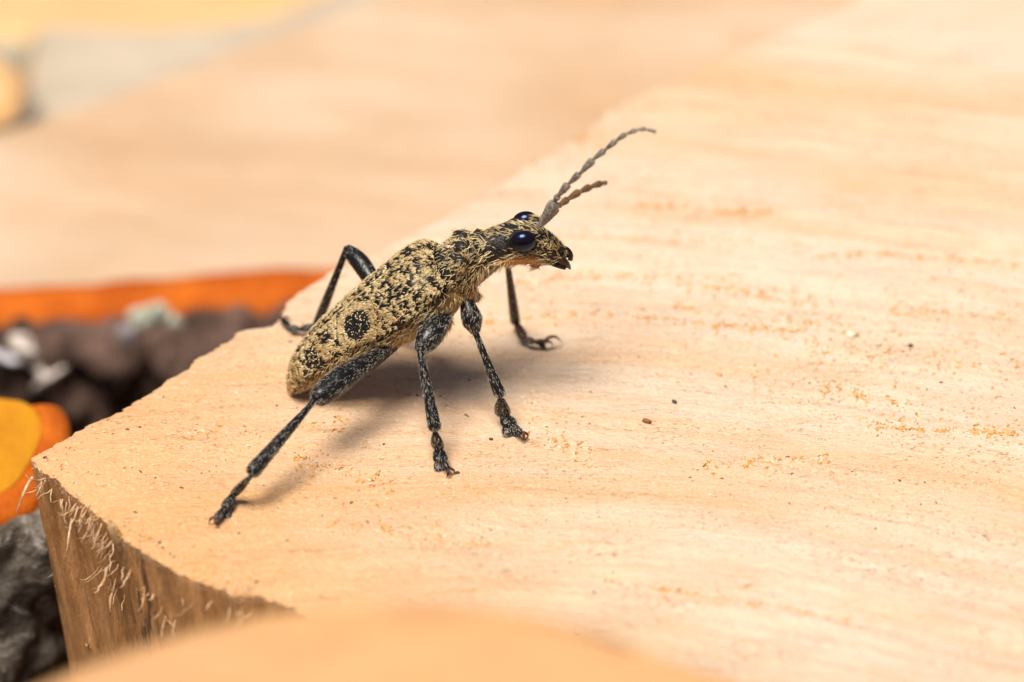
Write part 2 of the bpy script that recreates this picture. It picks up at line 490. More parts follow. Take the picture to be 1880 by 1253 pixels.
log_on_end('log', d_pts, ZD, (M_WOOD_D, M_INNER_E, M_BARK_D), .02, .02,
           'smooth amber log end rising in front of the pale split log', 15.2, .02, .03)
e_pts = on(ZE, (-500, 66), (-250, 62), (0, 56), (200, 55), (420, 40), (600, 12), (700, -30), (800, -110), (840, -220)) + on(ZE, (700, -330), (200, -380), (-400, -340), (-600, -150))
log_on_end('log', e_pts, ZE, (M_WOOD_E, M_INNER_E, M_BARK_E), .06, .10,
           'straw yellow log end with pale grey bark behind the large blurred log', 22.0, .06, .06)
h_pts = on(-2.9, (70, 66), (200, 60), (420, 46), (560, 18), (700, -50), (860, -130), (820, -20), (620, 70), (420, 150), (200, 225), (75, 265))  # added filler log end, its pale face brightens the dark gap
log_on_end('log', h_pts, -2.9, (plain('gap_fill_end', (.40, .33, .25), (.47, .39, .30), 1.5), M_INNER_E, M_BARK_E), .03, .03,
           'pale grey log end added to fill and brighten the gap behind the large blurred log', 31.0, .03, .04)
f_pts = on(ZF, (-400, 110), (-150, 84), (-40, 92), (12, 122), (26, 160), (14, 200), (-40, 226), (-180, 250), (-400, 270))
log_on_end('log', f_pts, ZF, (M_WOOD_E, inner_bark('inner_bark_amber', (.62, .30, .10), (.70, .38, .14)), M_BARK_E), .06, .03,
           'small rounded log end with orange rim between the straw and the large blurred logs', 27.0, .05, .05)

# ------------------------------------------------------------------ lichen and chips on the far bark
bpy.context.view_layer.update()
bark_b = [c for c in far_log.children if c.name.startswith('bark')][0]
DG = bpy.context.evaluated_depsgraph_get()
def bvh_of(o):
    me = o.data; mw = o.matrix_world
    return BVHTree.FromPolygons([mw @ v.co for v in me.vertices], [tuple(p.vertices) for p in me.polygons])
bt = bvh_of(bark_b)
def on_bark(px, py):
    d = ray(px, py).normalized()
    h = bt.ray_cast(CAM, d)
    return h[0] if h[0] is not None else U(px, py, 1.6)

def blob(name, parts, mat, seed, amp=.25):
    v, f = [], []
    for (c, r) in parts:
        m = Mb(); m.ellipsoid((0, 0, 0), (1, 1, 1), nu=20, nv=12)
        off = len(v)
        for q in m.v:
            k = 1 + amp * fbm(q.x * 2.1 + seed, q.y * 2.1 + c.x * 3, q.z * 2.1, 3)
            v.append(c + Vector((q.x * r[0], q.y * r[1], q.z * r[2])) * k)
        f += [tuple(i + off for i in q) for q in m.f]
    return mesh_obj(name, v, f, mat)

def lich(spots, label, mat, nm, cat, grp=None, seed=1.0, amp=.35):
    parts = []; c0 = on_bark(*spots[0][:2])
    for (px, py, rp) in spots:
        c = U(px, py, c0.y - .06); r = rp * 1.2 / 330.0
        parts.append((c, (r, r * .45, r)))
    o = blob(nm, parts, mat, seed, amp)
    return tag(o, label, cat, grp)
lich([(262, 588, 26), (290, 574, 20), (305, 622, 30), (278, 612, 22), (318, 596, 18)], 'pale green lichen tuft on the brown bark under the orange ring', M_LICHEN, 'lichen', 'lichen', seed=2)
lich([(232, 614, 17), (236, 628, 15)], 'small mauve grey lichen crust beside the pale green tuft', plain('lichen_mauve', (.22, .19, .21), (.36, .32, .34), 9), 'lichen', 'lichen', seed=5)
def chip(pxs, rads, label, mat, flat=.5):
    m = Mb(); P = [on_bark(a, b) + Vector((0, -.06, 0)) for a, b in pxs]
    m.tube(P, rads, 10, 4, flat=flat, rough=.35)
    return tag(m.build('bark_chip', mat), label, 'bark chip', 'pale chips lodged in the far bark')
chip([(18, 592), (38, 615), (62, 655), (88, 690)], [.055, .075, .06, .045], 'long weathered chip leaning in the far bark above the yellow log', M_CHIP)
chip([(72, 700), (95, 686), (118, 668)], [.055, .07, .04], 'short beige chip wedged at the foot of the long weathered chip', M_CHIP)
chip([(-8, 640), (14, 650), (38, 655)], [.05, .065, .04], 'bluish white chip lying under the long weathered chip', M_CHIP_W)

# ------------------------------------------------------------------ frayed fibres on the corner of the main log (parts of it)
log_bvh = bvh_of(log)
def on_log(px, py):
    h = log_bvh.ray_cast(CAM, ray(px, py).normalized())
    return h[0] if h[0] is not None else G(px, py)
rf = random.Random(5)
def fibre(px, py, ang, ln, r, bend, name='splinter', mat=M_FIBRE, flat=.5, out=.12):
    p0 = on_log(px, py)
    if p0.z < -4: return
    k = ln / 330.0; pts = []
    for i in range(6):
        t = i / 5
        a = ang + bend * t
        dx = math.cos(a) * k * t; dz = math.sin(a) * k * t
        pts.append(p0 + Vector((dx, -out * math.sin(t * math.pi * .6) - .012, dz)) + Vector((rf.uniform(-1, 1), rf.uniform(-1, 1), rf.uniform(-1, 1))) * .006 * (1 if 0 < i else 0))
    m = Mb(); m.tube(pts, [r, r * 1.1, r, r * .9, r * .65, r * .2], 5, 2, flat=flat)
    o = m.build(name, mat, log)
for (x0, y0, x1, y1, cnt) in ((72, 868, 100, 900, 6), (118, 905, 150, 925, 9), (150, 925, 190, 958, 13), (172, 950, 205, 985, 9),
                              (195, 985, 225, 1040, 9), (180, 1030, 230, 1085, 7), (240, 1040, 330, 1150, 10), (330, 1095, 500, 1115, 9)):
    for _ in range(cnt):
        t = rf.random()
        fibre(x0 + (x1 - x0) * t + rf.uniform(-8, 8), y0 + (y1 - y0) * t + rf.uniform(-2, 12),
              rf.choice((-2.6, -2.2, -2.9, -1.9, -1.3, 2.9)) + rf.uniform(-.3, .3), rf.uniform(10, 40) * (1 if x0 < 200 else .7), rf.uniform(.0020, .0042), rf.uniform(-1.0, .9), out=rf.uniform(.03, .13))
fibre(84, 876, 2.55, 42, .008, -.2, out=.1); fibre(60, 874, -2.25, 62, .009, .2, out=.1)
fibre(132, 950, -1.85, 62, .007, .15); fibre(112, 915, -1.5, 55, .008, .1, out=.03)
fibre(196, 1040, -1.9, 34, .009, -.3); fibre(212, 1065, -2.1, 44, .007, .4); fibre(158, 1180, 1.1, 40, .006, .1)
# one amber sliver standing up from the edge
sp = on_log(216, 985)
m = Mb(); m.tube([sp + Vector((.03, 0, -.12)), sp + Vector((.01, -.02, -.02)), sp + Vector((-.02, -.03, .07)), sp + Vector((-.035, -.025, .13))],
                 [.02, .032, .026, .006], 8, 4, flat=.3, side=Vector((.3, -1, 0)))
m.build('splinter', M_SHARD, log)

# ------------------------------------------------------------------ the beetle: materials
def chitin(name, a, b, rough=.38, bump=.6, attr=False):
    n = N(name)
    k = n.noise(n.pos, 26, 3)
    c = n.mix(n.ramp(k, .4, .65), a, b)
    if attr:
        at = n.new('ShaderNodeVertexColor', layer_name='tone')
        c = n.mix(at.outputs['Alpha'], c, at.outputs['Color'])
    v = n.new('ShaderNodeTexVoronoi'); v.inputs['Scale'].default_value = 75; n.put(v.inputs['Vector'], n.pos)
    h = n.math('ADD', n.ramp(v.outputs['Distance'], 0, .45), n.math('MULTIPLY', n.noise(n.pos, 120, 3), .5))
    return n.set(Base_Color=c, Roughness=rough, Normal=n.bump(h, bump, .008), Specular_IOR_Level=.38)
M_BODY = chitin('beetle_cuticle', (.006, .005, .004), (.016, .011, .007), .42, .7, True)
M_ELY = chitin('elytron_cuticle', (.004, .004, .0035), (.010, .008, .006), .27, .8)
M_LEG = chitin('leg_cuticle', (.006, .006, .0065), (.012, .011, .011), .27, .30)
M_LEG_B = chitin('leg_cuticle_brown', (.030, .013, .006), (.055, .026, .012), .38, .4)
M_ANT = chitin('antenna_cuticle', (.10, .08, .062), (.21, .18, .15), .5, .4)
M_ANT_SHADED = chitin('antenna_cuticle_shaded', (.11, .055, .022), (.17, .09, .04), .55, .4)  # browner copy for the far antenna, its shade put into the colour
M_CLAW = chitin('claw_cuticle', (.09, .022, .008), (.05, .012, .005), .3, .1)
M_PAD = chitin('tarsal_pad', (.03, .028, .028), (.055, .05, .048), .55, .3)
n = N('eye_facets')
M_EYE = n.set(Base_Color=(.007, .003, .003), Roughness=.15, Specular_IOR_Level=.65, Specular_Tint=(.24, .45, 1.0), Coat_Weight=.03, Coat_Roughness=.04)  # blue specular tint puts the sky's blue into the sun's glint
def hair_mat(name, a, b, rough=.45):
    n = N(name)
    at = n.new('ShaderNodeVertexColor', layer_name='tone')
    c = n.mix(n.sep(at.outputs['Color'])[0], a, b)
    return n.set(Base_Color=c, Roughness=rough, Specular_IOR_Level=.5)
M_HAIR = hair_mat('golden_hair', (.46, .27, .075), (.96, .80, .48))
M_HAIR_G = hair_mat('silver_hair', (.26, .22, .17), (.62, .58, .52))
M_HAIR_W = hair_mat('antenna_hair', (.36, .29, .22), (.66, .59, .50))

# ------------------------------------------------------------------ the beetle: body axis
TAIL = G(560, 726)
YB = TAIL.y + .03                                # depth of the beetle's plane of symmetry
T0, UD, ND = np.array([545., 718.]), np.array([.804, -.594]), np.array([-.594, -.804])
# (pixels along the axis, pixels off the axis, half height, half width)
ST = [(-4, 3, .012, .02), (4, 8, .035, .055), (18, 14, .062, .095), (34, 19, .082, .125), (55, 23, .098, .158), (88, 27, .112, .195), (130, 28, .122, .222),
      (176, 25.5, .148, .238), (215, 19, .180, .246), (250, 15, .197, .25), (285, 14, .205, .252), (312, 13, .203, .246), (332, 12, .188, .225), (346, 10, .165, .190)]
stations = []
for u, c, h, w in ST:
    q = T0 + UD * u + ND * c
    stations.append((U(q[0], q[1], YB), h, w))
for px, py, h, w in [(811, 503, .112, .150), (819, 498, .120, .160), (832, 490, .130, .160), (849, 480, .138, .170), (862, 472, .126, .150), (874, 465, .104, .120), (882, 461, .102, .114),
                     (889, 458, .118, .124), (896, 456, .098, .106), (915, 452, .110, .116), (938, 447, .117, .128), (960, 445.5, .115, .124), (979, 448, .112, .112),
                     (992, 453.5, .104, .096), (1006, 458.5, .087, .086), (1019, 463, .066, .074), (1030, 468, .046, .058), (1037, 471.5, .018, .03)]:
    stations.append((U(px, py, YB), h, w))
SPN = [s[0] for s in stations]
tang, nrmS = [], []
for i in range(len(SPN)):
    a, b = SPN[max(0, i - 1)], SPN[min(len(SPN) - 1, i + 1)]
    t = (b - a).normalized(); tang.append(t); nrmS.append(Vector((-t.z, 0, t.x)))
NE = len(ST)

def section(i, an, grow=0.0, p_top=2.0):
    """Point of body section i; an=90 deg is the back, 0 the near flank, -90 the belly."""
    c, h, w = stations[i]
    ca, sa = math.cos(an), math.sin(an)
    e = 2.0 / p_top
    x = math.copysign(abs(ca) ** e, ca); y = math.copysign(abs(sa) ** e, sa)
    return c + Vector((0, -1, 0)) * ((w + grow) * x) + nrmS[i] * ((h + grow) * y)

beetle = bpy.data.objects.new('longhorn_beetle', None); COL.objects.link(beetle)
tag(beetle, 'mottled black and gold longhorn beetle with raised head standing on the sawn log end', 'beetle')

mb = Mb(); SEG = 40
for i in range(len(stations)):
    for k in range(SEG): mb.v.append(section(i, 2 * math.pi * k / SEG))
mb.f += grid_faces(len(stations), SEG, True)
mb.f.append(tuple(range(SEG))); mb.f.append(tuple(range((len(stations) - 1) * SEG, len(stations) * SEG))[::-1])
# hip bulges, breast plates, thorax knobs, cheek corner, brow over the antenna
def bump_(px, py, y, r, rot=None):
    c = U(px, py, YB - abs(y))                    # placed on the near side, mirrored for the far side
    if y > 0: c.y = 2 * YB - c.y
    mb.ellipsoid(c, r, rot)
for s in (-1, 1):
    bump_(858, 533, .060 * s, (.055, .055, .085))          # front hips
    bump_(812, 568, .105 * s, (.065, .065, .075))          # middle hips
    bump_(715, 622, .110 * s, (.090, .07, .055))           # hind hips
    bump_(845, 482, .125 * s, (.050, .055, .045))          # side knobs of the thorax
    bump_(985, 428, .055 * s, (.030, .035, .030))          # antenna sockets
    bump_(952, 450, .075 * s, (.085, .055, .075))          # eye sockets
bump_(851, 452, .05, (.050, .05, .030)); bump_(851, 452, -.05, (.050, .05, .030))
bump_(983, 480, 0, (.030, .075, .025))
bump_(868, 545, 0, (.045, .05, .03))
bump_(790, 590, 0, (.12, .15, .07))
body0 = mb.build('body', None)
rm = body0.modifiers.new('r', 'REMESH'); rm.mode = 'VOXEL'; rm.voxel_size = .0085
smo = body0.modifiers.new('s', 'SMOOTH'); smo.factor = .5; smo.iterations = 2
DG = bpy.context.evaluated_depsgraph_get()
me = bpy.data.meshes.new_from_object(body0.evaluated_get(DG))
old = body0.data; body0.modifiers.clear(); body0.data = me; bpy.data.meshes.remove(old)
me.materials.clear(); me.materials.append(M_BODY)
me.polygons.foreach_set('use_smooth', [True] * len(me.polygons))
body0.parent = beetle
body0.name = 'body'

def co_of(me):
    a = np.empty(len(me.vertices) * 3); me.vertices.foreach_get('co', a); return a.reshape(-1, 3)
SP = np.array([tuple(p) for p in SPN]); TN = np.array([tuple(t) for t in tang]); NN = np.array([tuple(t) for t in nrmS])
HH = np.array([s[1] for s in stations])
def near_station(p):
    d = ((p[:, None, :] - SP[None]) ** 2).sum(2); return d.argmin(1)

bc = co_of(me); bs = near_station(bc)
rel = ((bc - SP[bs]) * NN[bs]).sum(1) / HH[bs]              # +1 back, -1 belly
tone = np.zeros((len(bc), 4))
pxy = proj(bc)
def soft(v, a, b): return np.clip((v - a) / (b - a), 0, 1)
org = soft(-rel, .05, .35) * soft(bs, NE + 8, NE + 9) * (bs < NE + 14)           # rusty cheeks
org = np.maximum(org, soft(-rel, .75, 1.15) * (bs >= NE) * (bs < NE + 8) * .8)   # front hips
tone[:, :3] = (.50, .19, .022); tone[:, 3] = org
bel = soft(-rel, .0, .45) * (bs < NE)
m_ = bel > org
tone[m_, :3] = (.27, .155, .045); tone[m_, 3] = bel[m_] * .9
def set_tone(me, rgba):
    at = me.color_attributes.new('tone', 'FLOAT_COLOR', 'POINT'); at.data.foreach_set('color', rgba.astype(np.float32).ravel())
set_tone(me, tone)

# ------------------------------------------------------------------ elytra
def elytron(side):
    """One wing case: back half-shell over the abdomen, side -1 near, +1 far."""
    NA = 34; outer, inner = [], []
    us = [s[0] for s in ST] + [356, 362]
    rows_ = []
    L = []
    # resample stations densely
    uu = np.concatenate([np.linspace(-4, 30, 8, endpoint=False), np.linspace(30, 320, 46, endpoint=False), np.linspace(320, 358, 12)])
    su = np.array([s[0] for s in ST]); sc_ = np.array([s[1] for s in ST]); sh = np.array([s[2] for s in ST]); sw = np.array([s[3] for s in ST])
    from_end = lambda u: max(0.0, min(1.0, (u - 322) / 36.0))
    dirn = (SPN[NE - 1] - SPN[0]).normalized()
    for u in uu:
        uc = min(u, 346)
        c, h, w = np.interp(uc, su, sc_), np.interp(uc, su, sh), np.interp(uc, su, sw)
        e = from_end(u); k = math.sqrt(max(0.0, 1 - (e * .94) ** 2.4))
        h2 = (h if u <= 322 else np.interp(322, su, sh)) * (.50 + .50 * k); w2 = (w if u <= 322 else np.interp(322, su, sw)) * (.42 + .58 * k)
        q = T0 + UD * u + ND * c
        P = U(q[0], q[1], YB)
        i = int(np.argmin(abs(su - uc))); nn = nrmS[min(i, NE - 2)]
        ed = math.radians(np.interp(u, [-4, 30, 110, 180, 270, 358], [2, 12, 22, 9, 4, 12]))
        sp_ = math.radians(90)
        row_o, row_i = [], []
        for a in range(NA):
            an = ed + (sp_ - ed) * a / (NA - 1)
            g = .013 + .006 * math.sin(math.pi * min(1, (an - ed) / .35) * .5)
            g -= .012 * max(0, 1 - (sp_ - an) / .16)                       # seam groove
            g += .020 * math.exp(-((u - 318) / 22) ** 2 - ((an - math.radians(38)) / .42) ** 2)   # shoulder knob
            g += .006 * noise.noise((u * .05, an * 4, side * 3.0))
            d = Vector((0, side, 0)) * ((w2 + g) * math.cos(an)) + nn * ((h2 + g) * math.sin(an))
            row_o.append(P + d); row_i.append(P + d * (1 - .02 / max(.03, d.length)))
        outer.append(row_o); inner.append(row_i)
    nrw = len(uu); v = [p for r in outer for p in r] + [p for r in inner for p in r]
    f = grid_faces(nrw, NA); o2 = nrw * NA
    f2 = [tuple(x + o2 for x in q[::-1]) for q in f]
    rim = []
    for r in range(nrw - 1):
        for a in (0, NA - 1):
            q = (r * NA + a, (r + 1) * NA + a, o2 + (r + 1) * NA + a, o2 + r * NA + a)
            rim.append(q if a else q[::-1])
    for a in range(NA - 1):
        for r in (0, nrw - 1):
            q = (r * NA + a, r * NA + a + 1, o2 + r * NA + a + 1, o2 + r * NA + a)
            rim.append(q[::-1] if r else q)
    allf = f + f2 + rim
    if side > 0: allf = [q[::-1] for q in allf]
    # outward check on the near shell is done by orientation of the first face
    o = mesh_obj('elytron', v, allf, M_ELY, beetle)
    bm = bmesh.new(); bm.from_mesh(o.data); bmesh.ops.recalc_face_normals(bm, faces=bm.faces); bm.to_mesh(o.data); bm.free()
    o['label'] = 'mottled wing case of the near flank' if side < 0 else 'mottled wing case of the far flank'
    return o, np.array([tuple(p) for r in outer for p in r]), f if side < 0 else [q[::-1] for q in f]
ely_n, en_v, en_f = elytron(-1)
ely_f, ef_v, ef_f = elytron(1)

# ------------------------------------------------------------------ eyes
def eye(px, py, y, r, label):
    m = Mb(); rot = Matrix.Rotation(math.radians(-14), 3, 'Y')
    m.ellipsoid(U(px, py, YB + y), r, rot, 32, 20)
    o = m.build('eye', M_EYE, beetle); o['label'] = label
    return o
eye(960, 443.5, -.108, (.074, .052, .060), 'glossy dark eye with glint tinted sky blue')
eye(964, 408, .108, (.072, .052, .060), 'far dark eye rising over the brow')

# ------------------------------------------------------------------ mouth parts
def part_tube(name, pts, rad, mat, seg=10, flat=1.0, n=4):
    m = Mb(); m.tube(pts, rad, seg, n, flat=flat); return m.build(name, mat, beetle)
MB_ = lambda px, py, y: U(px, py, YB + y)
part_tube('mandible', [MB_(1018, 470, -.03), MB_(1030, 478, -.035), MB_(1040, 486, -.03), MB_(1047, 494, -.012)], [.032, .026, .018, .005], M_LEG_B)
part_tube('mandible', [MB_(1018, 470, .03), MB_(1030, 477, .035), MB_(1040, 484, .03), MB_(1047, 490, .012)], [.032, .026, .018, .005], M_LEG_B)
part_tube('palp', [MB_(1026, 462, -.05), MB_(1037, 456, -.065), MB_(1045, 459.5, -.07), MB_(1048.5, 468, -.07), MB_(1047, 477, -.068)], [.014, .011, .008, .011, .014], M_LEG)
part_tube('palp', [MB_(1002, 478, -.03), MB_(1016, 484, -.045), MB_(1028, 489, -.05), MB_(1038, 493, -.05)], [.014, .016, .014, .010], M_LEG)
part_tube('palp', [MB_(1024, 458, .05), MB_(1034, 456, .065), MB_(1041, 462, .07), MB_(1043, 472, .068)], [.014, .012, .010, .012], M_LEG)

# ------------------------------------------------------------------ hair: thousands of small tapered bristles
def scatter(verts, faces, dirs, count, accept, length, width, lift, mat, name, parent, tonef=None, jit=.35, seed=1, droop=.35):
    rng = np.random.default_rng(seed)
    V = np.array([tuple(v) for v in verts], float); D = np.array([tuple(d) for d in dirs], float)
    tr = []
    for q in faces:
        for k in range(1, len(q) - 1): tr.append((q[0], q[k], q[k + 1]))
    tr = np.array(tr)
    A, B, C = V[tr[:, 0]], V[tr[:, 1]], V[tr[:, 2]]
    cr = np.cross(B - A, C - A); ar = np.linalg.norm(cr, axis=1) + 1e-12
    pick = rng.choice(len(tr), size=count, p=ar / ar.sum())
    a, b = rng.random(count), rng.random(count); fl = a + b > 1; a[fl], b[fl] = 1 - a[fl], 1 - b[fl]
    P = A[pick] + (B - A)[pick] * a[:, None] + (C - A)[pick] * b[:, None]
    Nn = cr[pick] / ar[pick][:, None]
    Dd = D[tr[pick, 0]]
    keep = rng.random(count) < accept(P, Nn)
    P, Nn, Dd = P[keep], Nn[keep], Dd[keep]; n_ = len(P)
    if n_ == 0: return None
    J = rng.normal(0, jit, (n_, 3)); Dd = Dd + J
    Dd -= Nn * (Dd * Nn).sum(1)[:, None]; Dd /= np.linalg.norm(Dd, axis=1)[:, None] + 1e-9
    ln = length * rng.uniform(.6, 1.3, n_); wd = width * rng.uniform(.7, 1.25, n_)
    lf_ = lift * rng.uniform(.4, 1.5, n_)
    S = np.cross(Nn, Dd)
    p0 = P - Nn * .002
    p1 = P + (Dd * np.cos(lf_)[:, None] + Nn * np.sin(lf_)[:, None]) * (ln * .5)[:, None]
    l2 = lf_ * (1 - 2 * droop)
    p2 = p1 + (Dd * np.cos(l2)[:, None] + Nn * np.sin(l2)[:, None]) * (ln * .5)[:, None]
    W = (S * wd[:, None] * .5); H = (Nn * wd[:, None] * .45)
    vv = np.stack([p0 - W, p0 + W, p0 + H, p1 - W * .8, p1 + W * .8, p1 + H * .8, p2], 1).reshape(-1, 3)
    base = (np.arange(n_) * 7)[:, None]
    t3 = np.array([[0, 1, 4], [0, 4, 3], [1, 2, 5], [1, 5, 4], [2, 0, 3], [2, 3, 5], [3, 4, 6], [4, 5, 6], [5, 3, 6]])
    ff = (base[:, :, None] + t3.reshape(1, -1)[:, None, :]).reshape(-1, 3)
    me = bpy.data.meshes.new(name)
    me.vertices.add(len(vv)); me.vertices.foreach_set('co', vv.ravel())
    me.loops.add(len(ff) * 3); me.loops.foreach_set('vertex_index', ff.ravel().astype(np.int32))
    me.polygons.add(len(ff)); me.polygons.foreach_set('loop_start', np.arange(0, len(ff) * 3, 3, dtype=np.int32))
    me.polygons.foreach_set('loop_total', np.full(len(ff), 3, dtype=np.int32))
    me.update(calc_edges=True); me.validate()
    tn = rng.random(n_) if tonef is None else np.clip(tonef(P) + rng.normal(0, .2, n_), 0, 1)
    tv = np.repeat(tn, 7); set_tone(me, np.stack([tv, tv, tv, np.ones_like(tv)], 1))
    me.materials.append(mat)
    o = bpy.data.objects.new(name, me); COL.objects.link(o); o.parent = parent
    o['kind'] = 'stuff'
    return o

def nz(P, s, off=0.0): return np.array([noise.noise((p[0] * s + off, p[1] * s, p[2] * s)) for p in P])
TAILWARD = -np.array(SPN[NE - 1] - SPN[0]); TAILWARD /= np.linalg.norm(TAILWARD)

def surf_at(V, px, py):
    q = proj(V); return V[np.argmin((q[:, 0] - px) ** 2 + (q[:, 1] - py) ** 2)]
spot1 = surf_at(en_v, 655, 595); spot2 = surf_at(en_v, 574, 655); spot3 = surf_at(en_v, 727, 536)
def mirror(p): return np.array([p[0], 2 * YB - p[1], p[2]])
def in_spot(P, c, r):
    d = P - c; al = d @ TAILWARD; rest = np.linalg.norm(d - np.outer(al, TAILWARD), axis=1)
    return np.sqrt((al / r[0]) ** 2 + (rest / r[1]) ** 2) + .16 * nz(P, 22, 4)
def ely_accept(side):
    sp = [spot1, spot2, spot3] if side < 0 else [mirror(spot1), mirror(spot2), mirror(spot3)]
    def f(P, Nn):
        a = nz(P, 22, 1.0) * .5 + nz(P, 52, 7.0) * .95 + .07
        ahead = np.clip(-((P - np.array(SPN[7])) @ TAILWARD) / .25, -.4, 1)      # darker, barer shoulders
        den = np.clip((a - .03 - .06 * ahead) / .17, .03, 1)
        q0 = in_spot(P, sp[0], (.086, .084)); den = np.where((q0 > 1) & (q0 < 1.55), np.maximum(den, .8), den)
        den *= np.clip((in_spot(P, sp[0], (.086, .084)) - .97) / .05, 0, 1)
        den *= np.clip((in_spot(P, sp[1], (.075, .10)) - .55) / .55, .10, 1)
        den *= np.clip((in_spot(P, sp[2], (.04, .05)) - .6) / .5, .15, 1)
        return den
    return f
for sd, vv_, ff_, ob in ((-1, en_v, en_f, ely_n), (1, ef_v, ef_f, ely_f)):
    # make the scatter faces point outwards
    q = ff_[len(ff_) // 2]; a_, b_, c_ = vv_[q[0]], vv_[q[1]], vv_[q[2]]
    nn_ = np.cross(b_ - a_, c_ - a_)
    if nn_ @ (a_ - SP[8]) < 0: ff_ = [t[::-1] for t in ff_]
    scatter(vv_, ff_, np.tile(TAILWARD, (len(vv_), 1)), 15000 if sd < 0 else 9000, ely_accept(sd), .025, .0040, .22, M_HAIR, 'pubescence', ob,
            tonef=lambda P: .55 + .5 * nz(P, 9, 2), jit=.42, seed=3 + sd)
    s1 = spot1 if sd < 0 else mirror(spot1); s2 = spot2 if sd < 0 else mirror(spot2)
    dots = lambda P, Nn: ((in_spot(P, s1, (.080, .078)) < .95) | (in_spot(P, s2, (.075, .10)) < .6)) * 1.0
    scatter(vv_, ff_, np.tile(TAILWARD, (len(vv_), 1)), 1000, dots, .007, .0070, .9, M_HAIR, 'pubescence', ob, tonef=lambda P: np.ones(len(P)), seed=9)

# body hair: thorax and head, not on the bare black temple or the eye
bf = [tuple(p.vertices) for p in me_.polygons] if False else [tuple(p.vertices) for p in body0.data.polygons]
bdir = -TN[bs] * .9
bdir[rel < -.3] += np.array([0, 0, -.9])
EYE_C = np.array(U(959.5, 443, YB - .11)); TEM = surf_at(bc[bc[:, 1] < YB], 917, 453)
def body_accept(P, Nn):
    st = near_station(P); r_ = ((P - SP[st]) * NN[st]).sum(1) / HH[st]
    den = np.where(st >= NE - 1, .85, np.where(r_ < .25, .75, 0.0))
    a = nz(P, 16, 3.0) * .8 + nz(P, 34, 9.0) * .5
    den = den * np.where((st >= NE) & (r_ > -.3), np.clip((a + .26) / .30, .14, 1), 1)
    den = den * np.where((st >= NE + 8) & (r_ < -.15), .28, 1)
    den = den * np.where((st >= NE - 2) & (st <= NE) & (r_ > -.35), .18, 1)      # bare joint between wing cases and thorax
    den = np.where(st >= NE + 12, np.maximum(den, .55), den)
    for s in (1, -1):
        ec = EYE_C if s > 0 else mirror(EYE_C); te = TEM if s > 0 else mirror(TEM)
        d = P - te
        den *= np.where((d[:, 0] / .075) ** 2 + (d[:, 2] / .058) ** 2 + (d[:, 1] / .09) ** 2 < 1, .05, 1)
        d = P - ec
        den *= np.where((d[:, 0] / .066) ** 2 + (d[:, 2] / .054) ** 2 + (d[:, 1] / .085) ** 2 < 1, 0, 1)
    pit = surf_at(bc[bc[:, 1] < YB], 823, 500)
    den *= np.where(np.linalg.norm(P - pit, axis=1) < .022, .1, 1)
    return den
scatter(bc, bf, bdir, 13500, body_accept, .042, .0040, .26, M_HAIR, 'pubescence', body0, tonef=lambda P: .5 + .5 * nz(P, 8, 5), jit=.45, seed=21)
# longer beard under the thorax and at the head rims
def beard(P, Nn):
    st = near_station(P); r_ = ((P - SP[st]) * NN[st]).sum(1) / HH[st]
    return ((st >= NE + 4) & (st <= NE + 10) & (r_ < -.1)) * .8 + ((st >= NE) & (st < NE + 4) & (r_ < -.4)) * .4 + ((st >= NE + 6) & (st <= NE + 8)) * .6
scatter(bc, bf, bdir, 3200, beard, .075, .0048, .55, M_HAIR, 'pubescence', body0, tonef=lambda P: .75 * np.ones(len(P)), jit=.5, seed=22)

# ------------------------------------------------------------------ antennae
def antenna(joints, mat, hmat, label, seed):
    """joints: list of (start, end, radius) per segment."""
    m = Mb()
    for (a, b, r) in joints:
        p = [a, a.lerp(b, .25), a.lerp(b, .7), a.lerp(b, .93), b]
        m.tube(p, [r * .42, r * .62, r, r * 1.0, r * .45], 12, 3)
    o = m.build('antenna', mat, beetle); o['label'] = label
    scatter(m.v, m.f, m.d, 2600, lambda P, Nn: np.full(len(P), .6), .018, .0024, .2, hmat, 'pubescence', o, seed=seed, jit=.15)
    return o
def chain(spec, yfun):
    return [(U(a[0], a[1], YB + yfun(k)), U(b[0], b[1], YB + yfun(k + 1)), r * .88 / 330.0) for k, (a, b, r) in enumerate(spec)]
near_ant = [((988, 420), (1019, 371), 11.0), ((1018, 370), (1024, 361), 6.3), ((1024, 361), (1043, 339), 7.5), ((1044, 338), (1063, 320), 6.8), ((1064, 320), (1088, 294), 7.4),
            ((1088.5, 293.5), (1109, 277), 6.2), ((1109.5, 276.5), (1130, 259.5), 5.6), ((1130, 259.5), (1148, 247), 5.0), ((1148, 247), (1167, 239.5), 4.4), ((1167, 239.5), (1184, 237), 4.0), ((1184, 237), (1203, 242), 3.6)]
far_ant = [((991, 418), (1022, 381), 8.5), ((1022, 381), (1028, 376), 5.5), ((1026, 378), (1041, 367), 6.6), ((1041, 367), (1062, 353.5), 7.2), ((1062, 354), (1082, 344), 6.8), ((1082, 344), (1103, 337.5), 6.4), ((1103, 338), (1112.5, 336), 4.2)]
antenna(chain(near_ant, lambda k: -.055 - .014 * k), M_ANT, M_HAIR_W, 'long grey segmented antenna curving up', 31)
antenna(chain(far_ant, lambda k: .05 + .10 * k), M_ANT_SHADED, hair_mat('antenna_hair_shaded', (.22, .12, .05), (.42, .27, .14)), 'short looking antenna pointing away, shade painted in brown', 32)  # hair tone carries the far antenna's shade too

